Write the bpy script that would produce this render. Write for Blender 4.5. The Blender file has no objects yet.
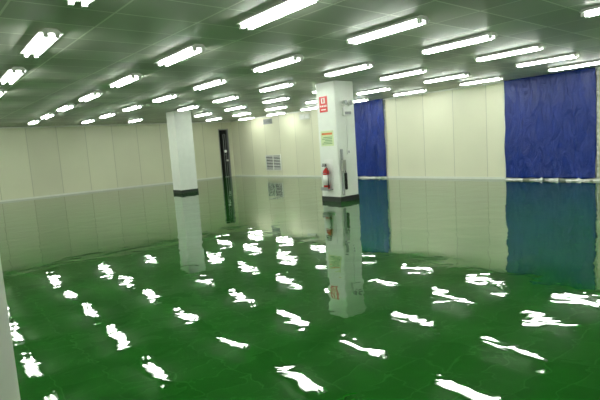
import bpy, bmesh, random
from math import *
from mathutils import Matrix, Vector, noise
random.seed(4)
scn=bpy.context.scene
scn.view_settings.view_transform='Standard'
H=3.0; XW=14.5; YW=22.85; XN=-4.6; YN=-4.0

# ---------------------------------------------------------------- materials
def newmat(name):
    m=bpy.data.materials.new(name); m.use_nodes=True
    return m,m.node_tree,m.node_tree.nodes['Principled BSDF']
def simple(name,col,rough=0.5,metal=0.0,spec=0.5,emit=None,es=0,var=0.06,vs=6):
    m,t,b=newmat(name)
    b.inputs['Roughness'].default_value=rough; b.inputs['Metallic'].default_value=metal
    b.inputs['Specular IOR Level'].default_value=spec
    n=t.nodes.new('ShaderNodeTexNoise'); n.inputs['Scale'].default_value=vs; n.inputs['Detail'].default_value=3
    tc=t.nodes.new('ShaderNodeTexCoord'); t.links.new(tc.outputs['Object'],n.inputs['Vector'])
    mx=t.nodes.new('ShaderNodeMix'); mx.data_type='RGBA'
    mx.inputs[6].default_value=(*[c*(1-var) for c in col],1); mx.inputs[7].default_value=(*[min(1,c*(1+var)) for c in col],1)
    t.links.new(n.outputs['Fac'],mx.inputs[0]); t.links.new(mx.outputs[2],b.inputs['Base Color'])
    if emit: b.inputs['Emission Color'].default_value=(*emit,1); b.inputs['Emission Strength'].default_value=es
    return m
def math(t,op,a,b=None,c=None):
    n=t.nodes.new('ShaderNodeMath'); n.operation=op
    for i,v in enumerate((a,b,c)):
        if v is None: continue
        if isinstance(v,(int,float)): n.inputs[i].default_value=v
        else: t.links.new(v,n.inputs[i])
    return n.outputs[0]
def panel_wall(name,axis,width,col,off=0.0):
    m,t,b=newmat(name)
    tc=t.nodes.new('ShaderNodeTexCoord'); sp=t.nodes.new('ShaderNodeSeparateXYZ'); t.links.new(tc.outputs['Object'],sp.inputs[0])
    u=math(t,'DIVIDE',math(t,'ADD',sp.outputs[axis],off),width)
    fr=math(t,'FRACT',u); d=math(t,'ABSOLUTE',math(t,'SUBTRACT',fr,0.5))
    seam=math(t,'GREATER_THAN',d,0.5-0.012/width)
    cell=t.nodes.new('ShaderNodeTexWhiteNoise'); cell.noise_dimensions='1D'; t.links.new(math(t,'FLOOR',u),cell.inputs['W'])
    no=t.nodes.new('ShaderNodeTexNoise'); no.inputs['Scale'].default_value=.7; t.links.new(tc.outputs['Object'],no.inputs['Vector'])
    f=math(t,'ADD',math(t,'MULTIPLY',cell.outputs['Value'],.10),math(t,'MULTIPLY',no.outputs['Fac'],.12))
    f=math(t,'ADD',f,.84)
    f=math(t,'MULTIPLY',f,math(t,'SUBTRACT',1.0,math(t,'MULTIPLY',seam,.28)))
    vm=t.nodes.new('ShaderNodeVectorMath'); vm.operation='SCALE'; vm.inputs[0].default_value=col; t.links.new(f,vm.inputs['Scale'])
    t.links.new(vm.outputs[0],b.inputs['Base Color']); b.inputs['Roughness'].default_value=.38
    bp=t.nodes.new('ShaderNodeBump'); bp.inputs['Strength'].default_value=.5; bp.inputs['Distance'].default_value=.01
    t.links.new(math(t,'ADD',math(t,'MULTIPLY',seam,-1.),math(t,'MULTIPLY',no.outputs['Fac'],2.)),bp.inputs['Height']); t.links.new(bp.outputs[0],b.inputs['Normal'])
    return m
M_wl=panel_wall('cream_panel_left',0,1.18,(.69,.70,.52),.25)
M_wr=panel_wall('cream_panel_right',1,1.18,(.75,.75,.57),.3)

# ceiling tiles
def ceiling_mat():
    m,t,b=newmat('ceiling_tile'); TX,TY=.9575,.6425
    tc=t.nodes.new('ShaderNodeTexCoord'); sp=t.nodes.new('ShaderNodeSeparateXYZ'); t.links.new(tc.outputs['Object'],sp.inputs[0])
    u=math(t,'DIVIDE',math(t,'ADD',sp.outputs[0],-1.5+TX/2+20*TX),TX); v=math(t,'DIVIDE',math(t,'ADD',sp.outputs[1],-4.2+TY/2+20*TY),TY)
    def edge(w,W): return math(t,'GREATER_THAN',math(t,'ABSOLUTE',math(t,'SUBTRACT',math(t,'FRACT',w),.5)),.5-.012/W)
    e=math(t,'MAXIMUM',edge(u,TX),edge(v,TY))
    cb=t.nodes.new('ShaderNodeCombineXYZ'); t.links.new(math(t,'FLOOR',u),cb.inputs[0]); t.links.new(math(t,'FLOOR',v),cb.inputs[1])
    wn=t.nodes.new('ShaderNodeTexWhiteNoise'); wn.noise_dimensions='2D'; t.links.new(cb.outputs[0],wn.inputs['Vector'])
    no=t.nodes.new('ShaderNodeTexNoise'); no.inputs['Scale'].default_value=.5; no.inputs['Detail'].default_value=4; t.links.new(tc.outputs['Object'],no.inputs['Vector'])
    f=math(t,'ADD',math(t,'ADD',math(t,'MULTIPLY',wn.outputs['Value'],.26),math(t,'MULTIPLY',no.outputs['Fac'],.3)),.72)
    f=math(t,'MULTIPLY',f,math(t,'ADD',1.0,math(t,'MULTIPLY',e,.6)))
    vm=t.nodes.new('ShaderNodeVectorMath'); vm.operation='SCALE'; vm.inputs[0].default_value=(.46,.47,.41); t.links.new(f,vm.inputs['Scale'])
    t.links.new(vm.outputs[0],b.inputs['Base Color']); b.inputs['Roughness'].default_value=.5; b.inputs['Specular IOR Level'].default_value=.3
    return m
M_ceil=ceiling_mat()
def floor_mat():
    m,t,b=newmat('green_epoxy')
    tc=t.nodes.new('ShaderNodeTexCoord')
    no=t.nodes.new('ShaderNodeTexNoise'); no.inputs['Scale'].default_value=.35; no.inputs['Detail'].default_value=3; t.links.new(tc.outputs['Object'],no.inputs['Vector'])
    mx=t.nodes.new('ShaderNodeMix'); mx.data_type='RGBA'; mx.inputs[6].default_value=(.006,.066,.005,1); mx.inputs[7].default_value=(.009,.09,.008,1)
    t.links.new(no.outputs['Fac'],mx.inputs[0]); t.links.new(mx.outputs[2],b.inputs['Base Color'])
    b.inputs['Roughness'].default_value=.02; b.inputs['IOR'].default_value=1.46; b.inputs['Specular Tint'].default_value=(.85,1,.82,1)
    def nz(s,d,r,dist):
        w=t.nodes.new('ShaderNodeTexNoise'); w.inputs['Scale'].default_value=s; w.inputs['Detail'].default_value=d; w.inputs['Roughness'].default_value=r; w.inputs['Distortion'].default_value=dist
        t.links.new(tc.outputs['Object'],w.inputs['Vector']); return w.outputs['Fac']
    h=math(t,'ADD',math(t,'MULTIPLY',nz(1.5,1.0,.4,.5),1.0),math(t,'MULTIPLY',nz(4.5,1.0,.5,.8),.24))
    bp=t.nodes.new('ShaderNodeBump'); bp.inputs['Strength'].default_value=1; bp.inputs['Distance'].default_value=.0058
    t.links.new(h,bp.inputs['Height']); t.links.new(bp.outputs[0],b.inputs['Normal'])
    return m
M_floor=floor_mat()
M_col=simple('column_paint',(.76,.79,.73),.35)
M_trim=simple('white_trim',(.72,.74,.66),.5)
M_black=simple('black_rubber',(.012,.016,.014),.4)
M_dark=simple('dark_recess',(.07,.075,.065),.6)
M_white=simple('white_enamel',(.8,.82,.78),.35)
M_grey=simple('grey_plastic',(.28,.3,.29),.5)
M_red=simple('red_enamel',(.55,.02,.015),.35)
M_metal=simple('steel',(.45,.46,.46),.3,metal=1)
M_tube=simple('fluorescent_tube',(.9,.9,.9),.4,emit=(.96,1,.93),es=34)
M_film=simple('masking_film',(.75,.78,.72),.3,var=.3,vs=9)
M_note=simple('notice_paper',(.62,.72,.42),.6,var=.1,vs=30)
M_ink=simple('notice_ink',(.1,.28,.12),.6)
M_orange=simple('orange_print',(.7,.2,.06),.6)
def tarp_mat():
    m=simple('blue_tarpaulin',(.002,.02,.18),.36,spec=.35,var=.35,vs=1.5)
    t=m.node_tree; b=t.nodes['Principled BSDF']
    tc=t.nodes.new('ShaderNodeTexCoord'); mp=t.nodes.new('ShaderNodeMapping'); mp.inputs['Scale'].default_value=(1,1.6,.6); n=t.nodes.new('ShaderNodeTexNoise'); n.inputs['Scale'].default_value=3; n.inputs['Detail'].default_value=6; n.inputs['Distortion'].default_value=.8
    t.links.new(tc.outputs['Object'],mp.inputs[0]); t.links.new(mp.outputs[0],n.inputs['Vector'])
    bp=t.nodes.new('ShaderNodeBump'); bp.inputs['Strength'].default_value=.9; bp.inputs['Distance'].default_value=.08
    t.links.new(n.outputs['Fac'],bp.inputs['Height']); t.links.new(bp.outputs[0],b.inputs['Normal']); return m
M_tarp=tarp_mat()

# ---------------------------------------------------------------- mesh builder
class MB:
    def __init__(s): s.bm=bmesh.new(); s.mats=[]
    def mi(s,m):
        if m not in s.mats: s.mats.append(m)
        return s.mats.index(m)
    def box(s,x0,x1,y0,y1,z0,z1,m,bev=0):
        r=bmesh.ops.create_cube(s.bm,size=1); vs=r['verts']
        bmesh.ops.scale(s.bm,vec=(x1-x0,y1-y0,z1-z0),verts=vs); bmesh.ops.translate(s.bm,vec=((x0+x1)/2,(y0+y1)/2,(z0+z1)/2),verts=vs)
        fs=list({f for v in vs for f in v.link_faces}); i=s.mi(m)
        for f in fs: f.material_index=i
        if bev:
            es=list({e for f in fs for e in f.edges})
            r=bmesh.ops.bevel(s.bm,geom=es,offset=bev,segments=2,affect='EDGES')
            for f in r['faces']: f.material_index=i
    def cyl(s,p,q,r1,m,r2=None,n=16):
        p=Vector(p);q=Vector(q); r2=r1 if r2 is None else r2
        r=bmesh.ops.create_cone(s.bm,cap_ends=True,segments=n,radius1=r1,radius2=r2,depth=(q-p).length)
        mat=Matrix.Translation((p+q)/2)@(q-p).to_track_quat('Z','Y').to_matrix().to_4x4()
        bmesh.ops.transform(s.bm,matrix=mat,verts=r['verts'])
        i=s.mi(m)
        for f in {f for v in r['verts'] for f in v.link_faces}: f.material_index=i; f.smooth=len(f.verts)==4
    def path(s,pts,r,m,n=10):
        for a,b in zip(pts,pts[1:]): s.cyl(a,b,r,m,n=n)
    def prism(s,prof,y0,y1,m): # prof list of (x,z), extruded along y
        i=s.mi(m); A=[s.bm.verts.new((x,y0,z)) for x,z in prof]; B=[s.bm.verts.new((x,y1,z)) for x,z in prof]
        n=len(prof)
        fs=[s.bm.faces.new((A[k],A[(k+1)%n],B[(k+1)%n],B[k])) for k in range(n)]+[s.bm.faces.new(A[::-1]),s.bm.faces.new(B)]
        for f in fs: f.material_index=i
    def mesh(s,name):
        bmesh.ops.recalc_face_normals(s.bm,faces=s.bm.faces)
        me=bpy.data.meshes.new(name); s.bm.to_mesh(me); s.bm.free()
        for m in s.mats: me.materials.append(m)
        return me
    def obj(s,name,loc=(0,0,0),parent=None):
        o=bpy.data.objects.new(name,s.mesh(name)); scn.collection.objects.link(o); o.location=loc
        if parent: o.parent=parent
        return o

# ---------------------------------------------------------------- room shell
b=MB(); b.box(XN-.2,XW+1.6,YN-.2,YW+1.8,-.15,0,M_floor); b.obj('floor')
b=MB(); b.box(XN-.2,XW+1.6,YN-.2,YW+1.8,H,H+.15,M_ceil); b.obj('ceiling')
DX0,DX1,DZ=13.66,14.28,2.6
b=MB(); b.box(XN-.2,DX0,YW,YW+.15,0,H,M_wl); b.box(DX0,DX1,YW,YW+.15,DZ,H,M_wl); b.box(DX1,XW+.15,YW,YW+.15,0,H,M_wl); b.obj('wall_left')
b=MB(); b.box(XW,XW+.15,YN-.2,YW,0,H,M_wr); b.obj('wall_right')
b=MB(); b.box(XN-.2,XW,YN-.2,YN,0,H,M_wl); b.obj('wall_back')
b=MB(); b.box(XN-.2,XN,YN,YW,0,H,M_wr); b.obj('wall_near')
b=MB(); b.box(XN,DX0-.06,YW-.03,YW,0,.07,M_trim); b.obj('baseboard_left')
b=MB(); b.box(XW-.03,XW,YN,YW-.03,0,.07,M_trim); b.obj('baseboard_right')
b=MB(); b.box(XN,XW-.04,YW-.04,YW,H-.05,H,M_trim); b.obj('trim_1')
b=MB(); b.box(XW-.04,XW,YN,YW,H-.05,H,M_trim); b.obj('trim_2')
# doorway: steel frame, dim passage behind
b=MB()
b.box(DX0+.001,DX0+.05,YW-.01,YW+.15,0,DZ,M_grey); b.box(DX1-.05,DX1-.001,YW-.01,YW+.15,0,DZ,M_grey); b.box(DX0+.05,DX1-.05,YW-.01,YW+.15,DZ-.05,DZ-.001,M_grey)
b.obj('door_1')
b=MB()
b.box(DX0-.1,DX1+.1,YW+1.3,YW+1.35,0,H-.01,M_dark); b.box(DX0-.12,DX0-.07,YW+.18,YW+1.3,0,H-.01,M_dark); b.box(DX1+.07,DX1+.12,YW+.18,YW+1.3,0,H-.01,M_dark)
b.obj('wall_passage')
b=MB()   # pipe riser with valve handwheels in front of the doorway
py=YW-.12
for x in (13.86,13.98): b.cyl((x,py,0),(x,py,2.3),.02,M_grey); b.cyl((x,py,0),(x,py,.04),.06,M_grey)
b.cyl((13.86,py,1.2),(13.98,py,1.2),.02,M_grey); b.cyl((13.86,py,2.3),(13.98,py,2.3),.02,M_grey)
b.cyl((13.86,py,1.4),(13.86,py-.14,1.4),.02,M_grey); b.cyl((13.86,py-.14,1.4),(13.86,py-.16,1.4),.08,M_white)
b.cyl((13.98,py,.9),(13.98,py-.12,.9),.05,M_white); b.obj('pipe_riser')

# ---------------------------------------------------------------- columns
CS=.67
def column(x,y):
    b=MB(); b.box(x,x+CS,y,y+CS,0,H,M_col,.012)
    for (x0,x1,y0,y1) in ((x-.008,x+CS+.008,y-.008,y+CS+.008),): b.box(x0,x1,y0,y1,.0,.13,M_black)
    return b.obj('square_column')
CA,CB=8.5,8.6
column(CA,CB); column(8.0,16.3); column(-.465,1.57); 

# fire extinguisher sign on -x face
b=MB(); x=CA
b.box(x-.012,x-.001,CB+.27,CB+.56,2.27,2.66,M_red,.004)
b.box(x-.016,x-.011,CB+.35,CB+.48,2.49,2.62,M_white); b.box(x-.018,x-.015,CB+.39,CB+.44,2.51,2.60,M_red)
for k in range(4): b.box(x-.016,x-.011,CB+.30+k*.062,CB+.335+k*.062,2.40,2.44,M_white)
b.box(x-.016,x-.011,CB+.33,CB+.50,2.32,2.345,M_white); b.obj('fire_safety_sign')
b=MB(); b.box(x-.008,x-.001,CB+.12,CB+.58,1.42,1.80,M_note)
b.box(x-.011,x-.007,CB+.16,CB+.54,1.70,1.75,M_orange)
for k in range(5): b.box(x-.011,x-.007,CB+.17,CB+.53-.05*(k%3),1.47+k*.04,1.485+k*.04,M_ink)
b.obj('notice_poster')
# extinguisher hung on the -x face
def lathe(b,cx,cy,prof,m,n=20):
    i=b.mi(m); rings=[]
    for r,z in prof: rings.append([b.bm.verts.new((cx+r*cos(2*pi*k/n),cy+r*sin(2*pi*k/n),z)) for k in range(n)])
    for A,B in zip(rings,rings[1:]):
        for k in range(n):
            f=b.bm.faces.new((A[k],A[(k+1)%n],B[(k+1)%n],B[k])); f.material_index=i; f.smooth=True
    for R in (rings[0],rings[-1]): f=b.bm.faces.new(R); f.material_index=i
b=MB(); ex,ey=CA-.11,CB+.36; z0=.34
b.box(CA-.014,CA-.002,ey-.15,ey+.15,z0-.06,z0+.74,M_white,.003)
b.box(CA-.2,CA-.014,ey-.13,ey+.13,z0-.035,z0-.005,M_grey)
b.box(CA-.2,CA-.19,ey-.13,ey+.13,z0-.005,z0+.05,M_grey)
lathe(b,ex,ey,[(.06,z0-.004),(.08,z0+.02),(.082,z0+.42),(.07,z0+.47),(.03,z0+.51),(.022,z0+.53)],M_red)
lathe(b,ex,ey,[(.0835,z0+.1),(.0835,z0+.36)],M_white)
b.cyl((ex,ey,z0+.53),(ex,ey,z0+.57),.028,M_metal); b.box(ex-.02,ex+.02,ey-.02,ey+.12,z0+.57,z0+.60,M_black); b.box(ex-.015,ex+.015,ey-.02,ey+.11,z0+.62,z0+.64,M_black)
b.box(ex-.012,ex+.012,ey-.02,ey+.0,z0+.60,z0+.62,M_black)
b.path([(ex,ey-.03,z0+.55),(ex-.03,ey-.09,z0+.52),(ex-.04,ey-.11,z0+.40),(ex-.03,ey-.10,z0+.14)],.011,M_black)
b.cyl((ex-.03,ey-.10,z0+.14),(ex-.03,ey-.10,z0+.03),.012,M_black,.022)
b.path([(CA-.02,ey-.09,z0+.4),(ex-.09,ey-.05,z0+.4),(ex-.09,ey+.05,z0+.4),(CA-.02,ey+.09,z0+.4)],.006,M_metal)
b.obj('fire_extinguisher')
# emergency light on -y face
b=MB(); y=CB-.001; cx=CA+.36
b.box(cx-.14,cx+.14,y-.07,y,2.14,2.36,M_white,.012); b.box(cx-.11,cx+.11,y-.075,y-.069,2.17,2.24,M_grey)
for s in (-1,1):
    b.cyl((cx+s*.08,y-.04,2.36),(cx+s*.08,y-.04,2.41),.014,M_white)
    b.cyl((cx+s*.085,y-.012,2.47),(cx+s*.09,y-.1,2.46),.055,M_white,.072); b.cyl((cx+s*.09,y-.1,2.46),(cx+s*.09,y-.108,2.46),.062,M_grey)
    b.box(cx+s*.08-.016,cx+s*.08+.016,y-.055,y-.02,2.40,2.44,M_white)
b.obj('emergency_light')
b=MB(); b.box(cx-.012,cx+.012,y-.016,y,1.3,2.14,M_white); b.box(cx-.05,cx+.05,y-.03,y,1.18,1.3,M_white,.005)
b.box(cx-.02,cx+.02,y-.034,y-.029,1.21,1.27,M_grey); b.obj('power_socket')
# cable conduit with switch box low on the -y face
b=MB(); b.box(CA+.07,CA+.14,y-.04,y,.16,1.32,M_grey,.006); b.box(CA+.05,CA+.2,y-.07,y,.78,1.05,M_metal,.008)
b.box(CA+.17,CA+.24,y-.05,y,.3,.72,M_black,.01); b.path([(CA+.2,y-.03,.78),(CA+.21,y-.03,.72)],.01,M_black); b.obj('conduit_switch_box')

# ---------------------------------------------------------------- vents on right wall
def vent(y0,y1,z0,z1,frame,slat,n):
    b=MB(); x=XW-.001
    b.box(x-.03,x,y0,y1,z0,z0+.05,frame); b.box(x-.03,x,y0,y1,z1-.05,z1,frame); b.box(x-.03,x,y0,y0+.05,z0+.05,z1-.05,frame); b.box(x-.03,x,y1-.05,y1,z0+.05,z1-.05,frame)
    b.box(x-.03,x,(y0+y1)/2-.02,(y0+y1)/2+.02,z0+.05,z1-.05,frame); b.box(x-.006,x,y0+.05,y1-.05,z0+.05,z1-.05,M_black)
    for k in range(n):
        z=z0+.05+(z1-z0-.1)*(k+.5)/n; b.prism([(x-.025,z-.012),(x-.02,z-.016),(x-.006,z+.012),(x-.01,z+.016)],y0+.05,y1-.05,slat)
    b.obj('wall_vent')
vent(18.6,19.85,.3,1.08,M_trim,M_white,9)
vent(19.1,19.8,2.6,2.85,M_grey,M_grey,4)
vent(16.3,17.0,2.6,2.85,M_trim,M_white,6)

# ---------------------------------------------------------------- blue tarps
def tarp(y0,y1,seed):
    bm=bmesh.new(); ny=int((y1-y0)/.04); nz=70; g=[]
    for i in range(ny+1):
        row=[]
        for k in range(nz+1):
            z=.06+(H-.07)*k/nz; yy=y0+(y1-y0)*i/ny
            f=.014*sin(yy*11+seed+1.2*noise.noise((yy,z*.4,seed)))+.035*noise.noise((yy*1.6+seed,z*.6,0))+.02*noise.noise((yy*5,z*1.7,seed))
            yo=yy
            if i in(0,ny): yo+=.03*noise.noise((z*1.5,seed,i))
            row.append(bm.verts.new((XW-.105+f,yo,z+(.03*noise.noise((yy*3,seed,9)) if k==0 else 0))))
        g.append(row)
    for i in range(ny):
        for k in range(nz):
            f=bm.faces.new((g[i][k],g[i+1][k],g[i+1][k+1],g[i][k+1])); f.smooth=True
    me=bpy.data.meshes.new('tarp'); bm.to_mesh(me); bm.free(); me.materials.append(M_tarp)
    o=bpy.data.objects.new('blue_tarpaulin',me); scn.collection.objects.link(o)
    s=o.modifiers.new('th','SOLIDIFY'); s.thickness=.006
tarp(12.02,14.1,1.0); tarp(4.82,7.31,5.0)
# tape along tarp edges
for y in (7.33,12.0,4.79):
    b=MB()
    pts=[(XW-.045+.01*sin(k),y+.02*noise.noise((k*.7,y,0)),.07+(H-.13)*k/20) for k in range(21)]
    b.path(pts,.02,M_film,8); b.obj('edge_tape')
# torn masking film along the foot of the tarps
def film(y0,y1,seed):
    bm=bmesh.new(); n=int((y1-y0)/.04); g=[]
    for i in range(n+1):
        yy=y0+(y1-y0)*i/n; a=noise.noise((yy*2.3,seed,0)); c=noise.noise((yy*7,seed,3))
        w=.03+.14*a; h=max(.012,.03+.09*c)
        g.append([bm.verts.new(p) for p in ((XW-.16,yy,h+.01),(XW-.17,yy,.012+.006*c),(XW-.19-max(0,w)*.5,yy,.008),(XW-.20-max(0,w),yy+.05*c,.004))])
    for i in range(n):
        yy=y0+(y1-y0)*i/n
        if noise.noise((yy*4,seed,20))>.12: continue
        for k in range(3): bm.faces.new((g[i][k],g[i+1][k],g[i+1][k+1],g[i][k+1]))
    me=bpy.data.meshes.new('film'); bm.to_mesh(me); bm.free(); me.materials.append(M_film)
    o=bpy.data.objects.new('masking_film',me); scn.collection.objects.link(o)
film(4.7,7.4,2); film(11.9,14.2,7)

# ---------------------------------------------------------------- fluorescent fixtures
L=1.3
b=MB()
b.prism([(-.06,-.001),(.06,-.001),(.10,-.035),(.13,-.05),(-.13,-.05),(-.10,-.035)],-L/2,L/2,M_white)
for s in (-1,1):
    b.cyl((s*.06,-L/2+.04,-.075),(s*.06,L/2-.04,-.075),.018,M_tube,n=12)
    for e in (-1,1):
        ya,yb=sorted((e*(L/2-.05),e*(L/2))); b.box(s*.06-.022,s*.06+.022,ya,yb,-.097,-.05,M_white)
me=b.mesh('fixture')
for i in range(-3,7):
    for j in range(-3,8):
        x=1.48+1.915*i; y=4.12+2.57*j+.057*(x-1.35); x+=.05*(y-4.4)
        if y>YW-.8 or x>XW-.25 or x<XN+.3 or y<YN+.8: continue
        if (CA-.15<x<CA+CS+.15 and CB-.8<y<CB+CS+.8): continue
        if (7.85<x<8.85 and 15.5<y<17.7) or (-.65<x<.32 and .8<y<2.95): continue
        o=bpy.data.objects.new('fluorescent_light_fixture',me); o.location=(x,y,H); o.rotation_euler[2]=-.035; scn.collection.objects.link(o)

# ---------------------------------------------------------------- world, camera
w=bpy.data.worlds.new('World'); scn.world=w; w.use_nodes=True
w.node_tree.nodes['Background'].inputs[0].default_value=(.5,.6,.5,1); w.node_tree.nodes['Background'].inputs[1].default_value=.02
yaw,pitch,roll,f,h=radians(50.172),radians(6.597),radians(-3.901),483.79,1.52
F=Vector((cos(yaw)*cos(pitch),sin(yaw)*cos(pitch),-sin(pitch))); R=Vector((sin(yaw),-cos(yaw),0)); U=R.cross(F)
R2=cos(roll)*R+sin(roll)*U; U2=-sin(roll)*R+cos(roll)*U
mw=Matrix((R2,U2,-F)).transposed().to_4x4(); mw.translation=(0,0,h)
cd=bpy.data.cameras.new('cam'); cd.sensor_width=36; cd.lens=36*f/600; cd.clip_start=.05
co=bpy.data.objects.new('camera',cd); co.matrix_world=mw; scn.collection.objects.link(co); scn.camera=co
